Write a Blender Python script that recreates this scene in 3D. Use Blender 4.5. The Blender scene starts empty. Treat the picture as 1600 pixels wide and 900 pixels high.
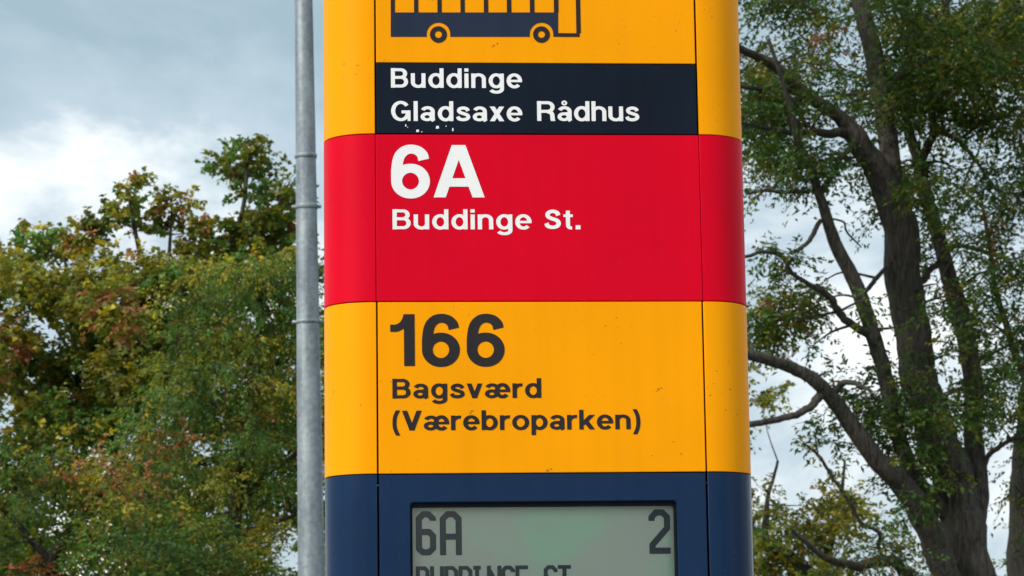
import bpy, bmesh, math, random
import numpy as np
from mathutils import Vector, Matrix

# ------------------------------------------------------------------ camera, sky, sun, exposure
scene = bpy.context.scene
F_PX, PITCH, ROLL = 4403.1, 0.1594, -0.0141          # fitted to the sign's edges (photo 1600 x 900)
EYE = Vector((0.0, 0.0, 1.6))
fwd = Vector((0, math.cos(PITCH), math.sin(PITCH)))
r0 = Vector((1, 0, 0)); u0 = r0.cross(fwd)
cr, sr = math.cos(ROLL), math.sin(ROLL)
RIGHT = cr * r0 + sr * u0
UP = -sr * r0 + cr * u0
cam_data = bpy.data.cameras.new('camera')
cam = bpy.data.objects.new('camera', cam_data)
scene.collection.objects.link(cam)
cam.matrix_world = Matrix.Translation(EYE) @ Matrix((RIGHT, UP, -fwd)).transposed().to_4x4()
cam_data.sensor_width = 36.0
cam_data.lens = F_PX / 1600.0 * 36.0
cam_data.clip_start = 0.05
cam_data.clip_end = 3000.0
cam_data.dof.use_dof = True
cam_data.dof.focus_distance = 3.66
cam_data.dof.aperture_fstop = 36.0
scene.camera = cam

SUN_AZ, SUN_EL = math.radians(-131.0), math.radians(36.0)   # azimuth from +Y towards +X: behind the viewer, to the left
world = bpy.data.worlds.new('World')
scene.world = world
world.use_nodes = True
wn, wl = world.node_tree.nodes, world.node_tree.links
wn.clear()
w_out = wn.new('ShaderNodeOutputWorld')
sky = wn.new('ShaderNodeTexSky'); sky.sky_type = 'NISHITA'; sky.sun_disc = False
sky.sun_elevation = SUN_EL; sky.sun_rotation = SUN_AZ
sky_bg = wn.new('ShaderNodeBackground'); sky_bg.inputs['Strength'].default_value = 0.055
wl.new(sky.outputs[0], sky_bg.inputs['Color'])
tc = wn.new('ShaderNodeTexCoord')
mp = wn.new('ShaderNodeMapping'); mp.inputs['Location'].default_value = (7.12, 11.09, 12.97)
mp.inputs['Scale'].default_value = (1.0, 1.0, 1.7)
wl.new(tc.outputs['Generated'], mp.inputs['Vector'])
n1 = wn.new('ShaderNodeTexNoise'); n1.inputs['Scale'].default_value = 4.2
n1.inputs['Detail'].default_value = 7.0; n1.inputs['Roughness'].default_value = 0.57
n1.inputs['Distortion'].default_value = 0.35
wl.new(mp.outputs[0], n1.inputs['Vector'])
ramp = wn.new('ShaderNodeValToRGB')
ramp.color_ramp.elements[0].position = 0.36; ramp.color_ramp.elements[0].color = (0.172, 0.232, 0.266, 1)
ramp.color_ramp.elements[1].position = 0.61; ramp.color_ramp.elements[1].color = (0.58, 0.585, 0.565, 1)
e = ramp.color_ramp.elements.new(0.49); e.color = (0.252, 0.305, 0.342, 1)
wl.new(n1.outputs['Fac'], ramp.inputs['Fac'])
cl_bg = wn.new('ShaderNodeBackground'); cl_bg.inputs['Strength'].default_value = 1.0
wl.new(ramp.outputs[0], cl_bg.inputs['Color'])
mixw = wn.new('ShaderNodeMixShader'); mixw.inputs[0].default_value = 0.9
wl.new(sky_bg.outputs[0], mixw.inputs[1]); wl.new(cl_bg.outputs[0], mixw.inputs[2])
wl.new(mixw.outputs[0], w_out.inputs['Surface'])

sun_data = bpy.data.lights.new('sun', 'SUN')
sun_data.energy = 1.5; sun_data.angle = math.radians(14.0); sun_data.color = (1.0, 0.95, 0.87)
sun = bpy.data.objects.new('sun', sun_data)
scene.collection.objects.link(sun)
sdir = Vector((math.sin(SUN_AZ) * math.cos(SUN_EL), math.cos(SUN_AZ) * math.cos(SUN_EL), math.sin(SUN_EL)))
sun.rotation_euler = sdir.to_track_quat('Z', 'Y').to_euler()
sun.location = sdir * 60

vs = scene.view_settings
vs.view_transform = 'Standard'; vs.look = 'None'; vs.gamma = 1.0
vs.exposure = 1.25
vs.use_curve_mapping = False

rng = np.random.default_rng(11)
random.seed(11)

# ------------------------------------------------------------------ helpers
def link(o, parent=None):
    scene.collection.objects.link(o)
    if parent is not None:
        o.parent = parent
    return o

def thing(name, label, cat, loc=(0, 0, 0), rz=0.0, group=None):
    o = bpy.data.objects.new(name, None)
    o.empty_display_size = 0.2
    o.location = loc; o.rotation_euler = (0, 0, rz)
    o['label'] = label; o['category'] = cat
    if group: o['group'] = group
    return link(o)

def mesh_obj(name, verts, faces, mat, parent=None, smooth=False):
    me = bpy.data.meshes.new(name)
    me.from_pydata([tuple(v) for v in verts], [], faces)
    me.update()
    if mat: me.materials.append(mat)
    if smooth: me.polygons.foreach_set('use_smooth', [True] * len(me.polygons))
    return link(bpy.data.objects.new(name, me), parent)

def bm_obj(name, bm, mat, parent=None, smooth=False):
    me = bpy.data.meshes.new(name)
    bmesh.ops.recalc_face_normals(bm, faces=bm.faces)
    bm.to_mesh(me); bm.free()
    if mat: me.materials.append(mat)
    if smooth: me.polygons.foreach_set('use_smooth', [True] * len(me.polygons))
    return link(bpy.data.objects.new(name, me), parent)

def bevel(o, w, seg=2):
    m = o.modifiers.new('bevel', 'BEVEL'); m.width = w; m.segments = seg
    m.limit_method = 'ANGLE'; m.angle_limit = math.radians(40)
    return o

def bm_box(bm, x0, x1, y0, y1, z0, z1):
    v = [bm.verts.new(p) for p in ((x0,y0,z0),(x1,y0,z0),(x1,y1,z0),(x0,y1,z0),(x0,y0,z1),(x1,y0,z1),(x1,y1,z1),(x0,y1,z1))]
    for f in ((0,1,2,3),(4,7,6,5),(0,4,5,1),(1,5,6,2),(2,6,7,3),(3,7,4,0)):
        bm.faces.new([v[i] for i in f])

def ray(px, py):
    return (fwd + RIGHT * ((px - 800) / F_PX) - UP * ((py - 450) / F_PX))

def at(px, py, Y):
    """the point at ground distance Y in the direction of photo pixel px, py"""
    d = ray(px, py)
    return EYE + d * (Y / d.y)

# ------------------------------------------------------------------ materials
def new_mat(name):
    m = bpy.data.materials.new(name); m.use_nodes = True
    return m, m.node_tree.nodes, m.node_tree.links, m.node_tree.nodes['Principled BSDF']

def paint(name, col, rough=0.32, var=0.05, coat=0.25, dirt=0.25, bump=0.02, spec=0.07):
    """painted sheet metal: slight tone drift, fine grime specks, faint waviness"""
    m, n, l, p = new_mat(name)
    t = n.new('ShaderNodeTexCoord')
    a = n.new('ShaderNodeTexNoise'); a.inputs['Scale'].default_value = 6.0; a.inputs['Detail'].default_value = 4
    l.new(t.outputs['Object'], a.inputs['Vector'])
    hsv = n.new('ShaderNodeHueSaturation'); hsv.inputs['Color'].default_value = (*col, 1)
    mr = n.new('ShaderNodeMapRange'); mr.inputs['From Min'].default_value = 0.3; mr.inputs['From Max'].default_value = 0.7
    mr.inputs['To Min'].default_value = 1 - var; mr.inputs['To Max'].default_value = 1 + var
    l.new(a.outputs['Fac'], mr.inputs['Value'])
    # faint rain streaks
    sm = n.new('ShaderNodeMapping'); sm.inputs['Scale'].default_value = (38, 38, 1.6)
    sn = n.new('ShaderNodeTexNoise'); sn.inputs['Scale'].default_value = 1.0; sn.inputs['Detail'].default_value = 5
    l.new(t.outputs['Object'], sm.inputs[0]); l.new(sm.outputs[0], sn.inputs['Vector'])
    ss = n.new('ShaderNodeMapRange'); ss.inputs['From Min'].default_value = 0.42; ss.inputs['From Max'].default_value = 0.75
    ss.inputs['To Min'].default_value = 1.0; ss.inputs['To Max'].default_value = 1.0 - var * 1.4
    l.new(sn.outputs['Fac'], ss.inputs['Value'])
    vm = n.new('ShaderNodeMath'); vm.operation = 'MULTIPLY'
    l.new(mr.outputs[0], vm.inputs[0]); l.new(ss.outputs[0], vm.inputs[1]); l.new(vm.outputs[0], hsv.inputs['Value'])
    # grime: sparse speckles gathered where a broad noise is high
    s = n.new('ShaderNodeTexNoise'); s.inputs['Scale'].default_value = 210.0; s.inputs['Detail'].default_value = 2
    b = n.new('ShaderNodeTexNoise'); b.inputs['Scale'].default_value = 14.0; b.inputs['Detail'].default_value = 3
    l.new(t.outputs['Object'], s.inputs['Vector']); l.new(t.outputs['Object'], b.inputs['Vector'])
    r1 = n.new('ShaderNodeMapRange'); r1.inputs['From Min'].default_value = 0.66; r1.inputs['From Max'].default_value = 0.74
    r2 = n.new('ShaderNodeMapRange'); r2.inputs['From Min'].default_value = 0.50; r2.inputs['From Max'].default_value = 0.68
    l.new(s.outputs['Fac'], r1.inputs['Value']); l.new(b.outputs['Fac'], r2.inputs['Value'])
    mu = n.new('ShaderNodeMath'); mu.operation = 'MULTIPLY'
    l.new(r1.outputs[0], mu.inputs[0]); l.new(r2.outputs[0], mu.inputs[1])
    mu2 = n.new('ShaderNodeMath'); mu2.operation = 'MULTIPLY'; mu2.inputs[1].default_value = dirt * 2
    l.new(mu.outputs[0], mu2.inputs[0])
    mx = n.new('ShaderNodeMix'); mx.data_type = 'RGBA'; mx.inputs['B'].default_value = (0.10, 0.075, 0.05, 1)
    l.new(mu2.outputs[0], mx.inputs['Factor']); l.new(hsv.outputs[0], mx.inputs['A'])
    l.new(mx.outputs['Result'], p.inputs['Base Color'])
    p.inputs['Roughness'].default_value = rough
    p.inputs['Specular IOR Level'].default_value = spec
    p.inputs['Coat Weight'].default_value = coat; p.inputs['Coat Roughness'].default_value = 0.07
    w = n.new('ShaderNodeTexNoise'); w.inputs['Scale'].default_value = 9.0; w.inputs['Detail'].default_value = 2
    l.new(t.outputs['Object'], w.inputs['Vector'])
    bp = n.new('ShaderNodeBump'); bp.inputs['Strength'].default_value = bump; bp.inputs['Distance'].default_value = 0.02
    l.new(w.outputs['Fac'], bp.inputs['Height']); l.new(bp.outputs[0], p.inputs['Normal'])
    return m

M = {}
M['yellow'] = paint('yellow_paint', (0.88, 0.325, 0.0), 0.45, 0.04, 0.0, 0.5)
M['red'] = paint('red_paint', (0.63, 0.0, 0.016), 0.45, 0.04, 0.0, 0.2)
M['navy'] = paint('navy_paint', (0.0065, 0.024, 0.068), 0.26, 0.10, 0.0, 0.2, 0.10, 0.13)
M['navy_plate'] = paint('navy_plate_paint', (0.006, 0.011, 0.022), 0.45, 0.15, 0.05, 0.1)
M['white_print'] = paint('white_print', (0.80, 0.80, 0.80), 0.5, 0.03, 0.0, 0.1)
M['dark_print'] = paint('dark_print', (0.028, 0.024, 0.026), 0.5, 0.1, 0.0, 0.1)
M['navy_print'] = paint('navy_print', (0.020, 0.030, 0.055), 0.5, 0.1, 0.0, 0.1)
M['black'] = paint('black_rubber', (0.008, 0.009, 0.012), 0.6, 0.1, 0.0, 0.1)
M['core'] = paint('dark_core', (0.03, 0.03, 0.03), 0.7, 0.1, 0.0, 0.0)

def galvanised():
    m, n, l, p = new_mat('galvanised_steel')
    t = n.new('ShaderNodeTexCoord')
    v = n.new('ShaderNodeTexVoronoi'); v.inputs['Scale'].default_value = 38
    a = n.new('ShaderNodeTexNoise'); a.inputs['Scale'].default_value = 5; a.inputs['Detail'].default_value = 6
    mp_ = n.new('ShaderNodeMapping'); mp_.inputs['Scale'].default_value = (3, 3, 0.5)
    l.new(t.outputs['Object'], mp_.inputs[0]); l.new(mp_.outputs[0], a.inputs['Vector'])
    l.new(t.outputs['Object'], v.inputs['Vector'])
    ad = n.new('ShaderNodeMath'); ad.operation = 'MULTIPLY_ADD'; ad.inputs[1].default_value = 0.28
    bw = n.new('ShaderNodeRGBToBW'); l.new(v.outputs['Color'], bw.inputs[0])
    l.new(bw.outputs[0], ad.inputs[0]); l.new(a.outputs['Fac'], ad.inputs[2])
    r = n.new('ShaderNodeValToRGB')
    r.color_ramp.elements[0].position = 0.35; r.color_ramp.elements[0].color = (0.13, 0.155, 0.18, 1)
    r.color_ramp.elements[1].position = 0.95; r.color_ramp.elements[1].color = (0.34, 0.385, 0.42, 1)
    l.new(ad.outputs[0], r.inputs[0]); l.new(r.outputs[0], p.inputs['Base Color'])
    p.inputs['Metallic'].default_value = 0.35; p.inputs['Roughness'].default_value = 0.52
    return m
M['steel'] = galvanised()

def lcd():
    m, n, l, p = new_mat('lcd_glass')
    t = n.new('ShaderNodeTexCoord')
    a = n.new('ShaderNodeTexNoise'); a.inputs['Scale'].default_value = 9; a.inputs['Detail'].default_value = 5
    l.new(t.outputs['Object'], a.inputs['Vector'])
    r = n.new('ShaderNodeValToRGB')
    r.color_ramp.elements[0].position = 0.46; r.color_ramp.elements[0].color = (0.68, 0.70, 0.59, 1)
    r.color_ramp.elements[1].position = 0.60; r.color_ramp.elements[1].color = (0.58, 0.80, 0.58, 1)  # green blotches imitate a reflection of trees, painted into the screen colour
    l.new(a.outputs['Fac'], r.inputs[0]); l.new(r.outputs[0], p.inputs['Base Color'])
    p.inputs['Roughness'].default_value = 0.4
    return m
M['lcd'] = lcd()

def pane():
    m, n, l, p = new_mat('display_pane')
    n.remove(p)
    out = n['Material Output']
    tr = n.new('ShaderNodeBsdfTransparent'); tr.inputs[0].default_value = (0.94, 0.96, 0.95, 1)
    gl = n.new('ShaderNodeBsdfGlossy'); gl.inputs['Roughness'].default_value = 0.06
    fr = n.new('ShaderNodeFresnel'); fr.inputs[0].default_value = 1.32
    mx = n.new('ShaderNodeMixShader')
    l.new(fr.outputs[0], mx.inputs[0]); l.new(tr.outputs[0], mx.inputs[1]); l.new(gl.outputs[0], mx.inputs[2])
    l.new(mx.outputs[0], out.inputs['Surface'])
    return m
M['pane'] = pane()

def bark(name, c0, c1):
    m, n, l, p = new_mat(name)
    t = n.new('ShaderNodeTexCoord')
    mp_ = n.new('ShaderNodeMapping'); mp_.inputs['Scale'].default_value = (1, 1, 0.16)
    l.new(t.outputs['Object'], mp_.inputs[0])
    a = n.new('ShaderNodeTexNoise'); a.inputs['Scale'].default_value = 34; a.inputs['Detail'].default_value = 6
    a.inputs['Roughness'].default_value = 0.65; a.inputs['Distortion'].default_value = 0.6
    l.new(mp_.outputs[0], a.inputs['Vector'])
    b = n.new('ShaderNodeTexNoise'); b.inputs['Scale'].default_value = 2.6; b.inputs['Detail'].default_value = 4
    l.new(t.outputs['Object'], b.inputs['Vector'])
    r = n.new('ShaderNodeValToRGB')
    r.color_ramp.elements[0].position = 0.36; r.color_ramp.elements[0].color = (*c0, 1)
    r.color_ramp.elements[1].position = 0.66; r.color_ramp.elements[1].color = (*c1, 1)
    l.new(a.outputs['Fac'], r.inputs[0])
    mx = n.new('ShaderNodeMix'); mx.data_type = 'RGBA'; mx.inputs['B'].default_value = (0.035, 0.045, 0.02, 1)
    mr = n.new('ShaderNodeMapRange'); mr.inputs['From Min'].default_value = 0.5; mr.inputs['From Max'].default_value = 0.72
    mr.inputs['To Max'].default_value = 0.6
    l.new(b.outputs['Fac'], mr.inputs['Value']); l.new(mr.outputs[0], mx.inputs['Factor'])
    l.new(r.outputs[0], mx.inputs['A']); l.new(mx.outputs['Result'], p.inputs['Base Color'])
    bp = n.new('ShaderNodeBump'); bp.inputs['Strength'].default_value = 0.9; bp.inputs['Distance'].default_value = 0.03
    l.new(a.outputs['Fac'], bp.inputs['Height']); l.new(bp.outputs[0], p.inputs['Normal'])
    p.inputs['Roughness'].default_value = 0.9
    return m
M['bark'] = bark('grey_brown_bark', (0.016, 0.013, 0.011), (0.104, 0.085, 0.072))
M['bark_dark'] = bark('dark_bark', (0.014, 0.012, 0.010), (0.060, 0.050, 0.042))

def leaf():
    m, n, l, p = new_mat('leaf')
    out = n['Material Output']
    c = n.new('ShaderNodeAttribute'); c.attribute_name = 'leaf_colour'
    l.new(c.outputs['Color'], p.inputs['Base Color'])
    p.inputs['Roughness'].default_value = 0.55
    p.inputs['Specular IOR Level'].default_value = 0.35
    tr = n.new('ShaderNodeBsdfTranslucent')
    hs = n.new('ShaderNodeHueSaturation'); hs.inputs['Value'].default_value = 1.5; hs.inputs['Saturation'].default_value = 1.1
    l.new(c.outputs['Color'], hs.inputs['Color']); l.new(hs.outputs[0], tr.inputs[0])
    mx = n.new('ShaderNodeMixShader'); mx.inputs[0].default_value = 0.42
    l.new(p.outputs[0], mx.inputs[1]); l.new(tr.outputs[0], mx.inputs[2])
    l.new(mx.outputs[0], out.inputs['Surface'])
    return m
M['leaf'] = leaf()

def ground_mat(name, c0, c1, scale, bump=0.4):
    m, n, l, p = new_mat(name)
    t = n.new('ShaderNodeTexCoord')
    a = n.new('ShaderNodeTexNoise'); a.inputs['Scale'].default_value = scale; a.inputs['Detail'].default_value = 8
    l.new(t.outputs['Object'], a.inputs['Vector'])
    r = n.new('ShaderNodeValToRGB')
    r.color_ramp.elements[0].position = 0.35; r.color_ramp.elements[0].color = (*c0, 1)
    r.color_ramp.elements[1].position = 0.68; r.color_ramp.elements[1].color = (*c1, 1)
    l.new(a.outputs['Fac'], r.inputs[0]); l.new(r.outputs[0], p.inputs['Base Color'])
    bp = n.new('ShaderNodeBump'); bp.inputs['Strength'].default_value = bump; bp.inputs['Distance'].default_value = 0.02
    l.new(a.outputs['Fac'], bp.inputs['Height']); l.new(bp.outputs[0], p.inputs['Normal'])
    p.inputs['Roughness'].default_value = 0.9
    return m

# ------------------------------------------------------------------ ground
def sheet(name, x0, x1, y0, y1, z, mat):
    o = mesh_obj(name, [(x0,y0,z),(x1,y0,z),(x1,y1,z),(x0,y1,z)], [(0,1,2,3)], mat)
    o['kind'] = 'structure'
    return o
sheet('ground', -1500, 1500, -1500, 1500, -0.125, ground_mat('turf', (0.035, 0.055, 0.018), (0.08, 0.10, 0.035), 3.0))
bm = bmesh.new(); bm_box(bm, -60, 60, -2.2, 6.5, -0.5, 0.0)
pv = bm_obj('pavement', bm, ground_mat('paving', (0.22, 0.21, 0.20), (0.32, 0.31, 0.30), 20.0)); pv['kind'] = 'structure'
bevel(pv, 0.01)
sheet('road', -60, 60, -11.0, -2.2, -0.12, ground_mat('asphalt', (0.04, 0.04, 0.042), (0.065, 0.065, 0.066), 60.0))

# ------------------------------------------------------------------ lettering (bold grotesque, drawn as strokes, contoured on a grid)
S, H = 0.178, 0.148
def arc(cx, cy, rx, ry, a0, a1, n=28):
    return [(cx + rx * math.cos(math.radians(a0 + (a1 - a0) * i / n)), cy + ry * math.sin(math.radians(a0 + (a1 - a0) * i / n))) for i in range(n + 1)]
def spline(pts, n=8):
    P = [np.array(p, float) for p in pts]; P = [2 * P[0] - P[1]] + P + [2 * P[-1] - P[-2]]
    out = []
    for i in range(1, len(P) - 2):
        for k in range(n):
            t = k / n
            out.append(tuple(0.5 * (2 * P[i] + (P[i+1] - P[i-1]) * t + (2*P[i-1] - 5*P[i] + 4*P[i+1] - P[i+2]) * t*t + (-P[i-1] + 3*P[i] - 3*P[i+1] + P[i+2]) * t**3)))
    out.append(tuple(P[-2])); return out
def seg(*p): return list(p)
XH = 0.74
BOWL_R = arc(.35, .37, .25, .308, 0, 360, 48)
BOWL_L = arc(.35, .37, .25, .308, 0, 360, 48)
A_TOP = arc(.325, .485, .22, .185, 160, 0)
A_BOWL = arc(.30, .215, .20, .150, 0, 360, 40)
SPT = [(.535,.51),(.485,.61),(.335,.662),(.185,.62),(.135,.53),(.19,.44),(.335,.378),(.485,.32),(.545,.215),(.485,.115),(.32,.072),(.145,.115),(.085,.225)]
# glyph: (width, [(points, stem width, bar width, ymin, ymax)])
def g(w, *st):
    out = []
    for s in st:
        s = list(s) + [None] * (5 - len(s))
        out.append((s[0], s[1] or S, s[2] or (s[1] and min(s[1], H)) or H, s[3], s[4]))
    return (w, out)
GL = {
 'o': g(.74, (arc(.37,.37,.27,.308,0,360,48),)),
 'd': g(.70, (BOWL_R,), (seg((.60,0),(.60,1)),)),
 'b': g(.70, (BOWL_L,), (seg((.10,0),(.10,1)),)),
 'p': g(.70, (BOWL_L,), (seg((.10,-.27),(.10,XH)),)),
 'g': g(.70, (BOWL_R,), (seg((.60,XH),(.60,-.04)) + arc(.35,-.05,.25,.165,0,-160),)),
 'u': g(.67, (seg((.57,0),(.57,XH)),), (seg((.10,XH)) + arc(.335,.28,.235,.215,180,360),)),
 'n': g(.67, (seg((.10,0),(.10,XH)),), (arc(.335,.46,.235,.215,180,0) + seg((.57,0)),)),
 'h': g(.67, (seg((.10,0),(.10,1)),), (arc(.335,.46,.235,.215,180,0) + seg((.57,0)),)),
 'i': g(.20, (seg((.10,0),(.10,XH)),), (seg((.10,.835),(.10,1)),)),
 'l': g(.20, (seg((.10,0),(.10,1)),)),
 'r': g(.44, (seg((.10,0),(.10,XH)),), (arc(.37,.40,.27,.265,180,78),)),
 'e': g(.70, (arc(.35,.37,.255,.308,-4,318,44),), (seg((.10,.365),(.69,.365)), .12, .12)),
 'a': g(.66, (A_TOP + seg((.545,.06),(.585,0)),), (A_BOWL, .17, .14), (seg((.3,.365),(.54,.40)), .12, .12)),
 's': g(.63, (spline(SPT), .17, .155)),
 't': g(.43, (seg((.20,.93),(.20,.20)) + arc(.36,.20,.16,.135,180,275),), (seg((.0,.675),(.41,.675)), .13, .13)),
 'x': g(.64, (seg((.02,-.16),(.62,.90)), .19, .19, 0, XH), (seg((.62,-.16),(.02,.90)), .19, .19, 0, XH)),
 'v': g(.66, (seg((.06,.87),(.37,-.13)), .185, .185, 0, XH), (seg((.60,.87),(.29,-.13)), .185, .185, 0, XH)),
 'k': g(.68, (seg((.10,0),(.10,1)),), (seg((.16,.28),(.66,.86)), .18, .18, 0, XH), (seg((.27,.46),(.62,-.10)), .19, .19, 0, XH)),
 'V': g(.82, (seg((.07,1.1),(.45,-.1)), .20, .20, 0, 1), (seg((.75,1.1),(.37,-.1)), .20, .20, 0, 1)),
 'A': g(.95, (seg((.075,-.1),(.495,1.1)), .215, .215, 0, 1), (seg((.875,-.1),(.455,1.1)), .215, .215, 0, 1), (seg((.2,.285),(.75,.285)), .16, .16)),
 'B': g(.78, (seg((.10,0),(.10,1)),), (seg((.06,.918),(.44,.918)) + arc(.44,.722,.20,.196,90,-90) + seg((.06,.526)),), (seg((.06,.526),(.46,.526)) + arc(.46,.304,.22,.222,90,-90) + seg((.06,.082)),)),
 'R': g(.82, (seg((.10,0),(.10,1)),), (seg((.06,.918),(.47,.918)) + arc(.47,.70,.22,.218,90,-90) + seg((.06,.482)),), (spline([(.47,.48),(.60,.43),(.665,.33),(.68,.18),(.69,.06),(.73,-.06)]), .19, .19, 0, 1)),
 'G': g(.88, (arc(.43,.5,.335,.435,38,318,44) + seg((.755,.40)),), (seg((.46,.455),(.85,.455)), .15, .15), (seg((.785,.0),(.785,.45)), .13, .13)),
 'S': g(.76, (spline([(x*1.16+.02, y*1.345+.005) for x, y in SPT]), .195, .17)),
 '(': g(.34, (spline([(.25,1.04),(.125,.70),(.095,.38),(.125,.06),(.25,-.28)]), .16, .16, -.26, 1.02)),
 ')': g(.34, (spline([(.09,1.04),(.215,.70),(.245,.38),(.215,.06),(.09,-.28)]), .16, .16, -.26, 1.02)),
 '.': g(.21, (seg((.105,0),(.105,.205)), .21, .21)),
 '6': g(.72, (arc(.36,.31,.26,.245,0,360,48), .205, .17), (spline([(.10,.30),(.105,.55),(.15,.77),(.25,.885),(.375,.92),(.50,.89),(.585,.81),(.61,.715)]), .205, .17)),
 '1': g(.47, (seg((.365,0),(.365,1)), .205, .205), (spline([(0,.73),(.13,.735),(.24,.80),(.31,.92),(.335,1.06)]), .14, .14, 0, 1)),
}
GL['å'] = (GL['a'][0], GL['a'][1] + [(arc(.32,.905,.085,.082,0,360,24), .085, .085, None, None)])
GL['æ'] = g(1.08, (arc(.325,.485,.22,.185,160,0) + seg((.55,.30)),), (A_BOWL, .17, .14), (arc(.76,.37,.235,.308,-4,318,44), .18, .16), (seg((.5,.365),(1.08,.365)), .12, .12))
# matrix display capitals: narrow, angular
LW = .140
def lg(w, *st): return (w, [(s, LW, LW, None, None) for s in st])
def box_o(w, c=.12): return [(.07+c,.07),(w-.07-c,.07),(w-.07,.07+c),(w-.07,.93-c),(w-.07-c,.93),(.07+c,.93),(.07,.93-c),(.07,.07+c),(.07+c,.07)]
LCD = {
 '6': lg(.46, [(.39,.78),(.39,.83),(.29,.93),(.17,.93),(.07,.83),(.07,.15),(.16,.07),(.30,.07),(.39,.16),(.39,.30)], [(.39,.20),(.39,.44),(.30,.53),(.06,.53)]),
 'A': lg(.50, [(.07,0),(.07,.82),(.18,.93),(.32,.93),(.43,.82),(.43,0)], [(.07,.42),(.43,.42)]),
 '2': lg(.48, [(.06,.74),(.06,.82),(.16,.93),(.31,.93),(.41,.83),(.41,.58),(.07,.20),(.07,.07)], [(.0,.07),(.48,.07)]),
 'B': lg(.48, [(.07,0),(.07,1)], [(.0,.93),(.31,.93),(.40,.83),(.40,.62),(.31,.52),(.05,.52)], [(.05,.52),(.31,.52),(.41,.42),(.41,.17),(.31,.07),(0,.07)]),
 'U': lg(.48, [(.07,1),(.07,.17),(.17,.07),(.31,.07),(.41,.17),(.41,1)]),
 'D': lg(.48, [(.07,0),(.07,1)], [(0,.93),(.29,.93),(.41,.81),(.41,.19),(.29,.07),(0,.07)]),
 'I': lg(.30, [(.15,0),(.15,1)], [(.02,.93),(.28,.93)], [(.02,.07),(.28,.07)]),
 'N': lg(.50, [(.07,0),(.07,1)], [(.43,0),(.43,1)], [(.10,.82),(.40,.20)]),
 'G': lg(.48, [(.41,.76),(.41,.82),(.31,.93),(.17,.93),(.07,.83),(.07,.17),(.17,.07),(.31,.07),(.41,.17),(.41,.46),(.24,.46)]),
 'E': lg(.46, [(.07,0),(.07,1)], [(0,.93),(.44,.93)], [(0,.52),(.36,.52)], [(0,.07),(.44,.07)]),
 'S': lg(.48, [(.41,.74),(.41,.82),(.31,.93),(.17,.93),(.07,.83),(.07,.62),(.17,.52),(.31,.52),(.41,.42),(.41,.17),(.31,.07),(.17,.07),(.07,.17),(.07,.26)]),
 'T': lg(.46, [(.23,0),(.23,1)], [(0,.93),(.46,.93)]),
}

def stroke_sdf(X, Y, pts, wv, wh, y0, y1):
    P = np.array(pts, float)
    # drop repeated points
    keep = [0] + [i for i in range(1, len(P)) if np.hypot(*(P[i] - P[i-1])) > 1e-6]
    P = P[keep]
    best = np.full(X.shape, 9.0)
    closed = np.hypot(*(P[0] - P[-1])) < 1e-4
    n = len(P) - 1
    for i in range(n):
        a, b = P[i], P[i+1]; d = b - a; L = np.hypot(*d); t = d / L
        w = 0.5 * (wh + (wv - wh) * abs(t[1]) ** 1.5)
        s = (X - a[0]) * t[0] + (Y - a[1]) * t[1]
        q = np.abs(-(X - a[0]) * t[1] + (Y - a[1]) * t[0])
        lo = -s; hi = s - L
        if (i > 0 or closed) and (i < n - 1 or closed):
            over = np.maximum(np.maximum(lo, hi), 0); dist = np.hypot(q, over) - w
        else:
            flat_lo = (i == 0 and not closed); flat_hi = (i == n - 1 and not closed)
            over = np.maximum(np.maximum(lo if not flat_lo else -9, hi if not flat_hi else -9), 0)
            dist = np.hypot(q, over) - w
            if flat_lo: dist = np.maximum(dist, lo)
            if flat_hi: dist = np.maximum(dist, hi)
        best = np.minimum(best, dist)
    if not closed:
        for E_, t in ((P[0], P[0] - P[1]), (P[-1], P[-1] - P[-2])):
            t = t / np.hypot(*t); w = 0.5 * (wh + (wv - wh) * abs(t[1]) ** 1.5)
            s = (X - E_[0]) * t[0] + (Y - E_[1]) * t[1]
            near = (np.hypot(X - E_[0], Y - E_[1]) < 1.35 * w) & (s > -0.02)
            best = np.where(near, np.maximum(best, s), best)
    if y0 is not None: best = np.maximum(best, y0 - Y)
    if y1 is not None: best = np.maximum(best, Y - y1)
    return best

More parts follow.
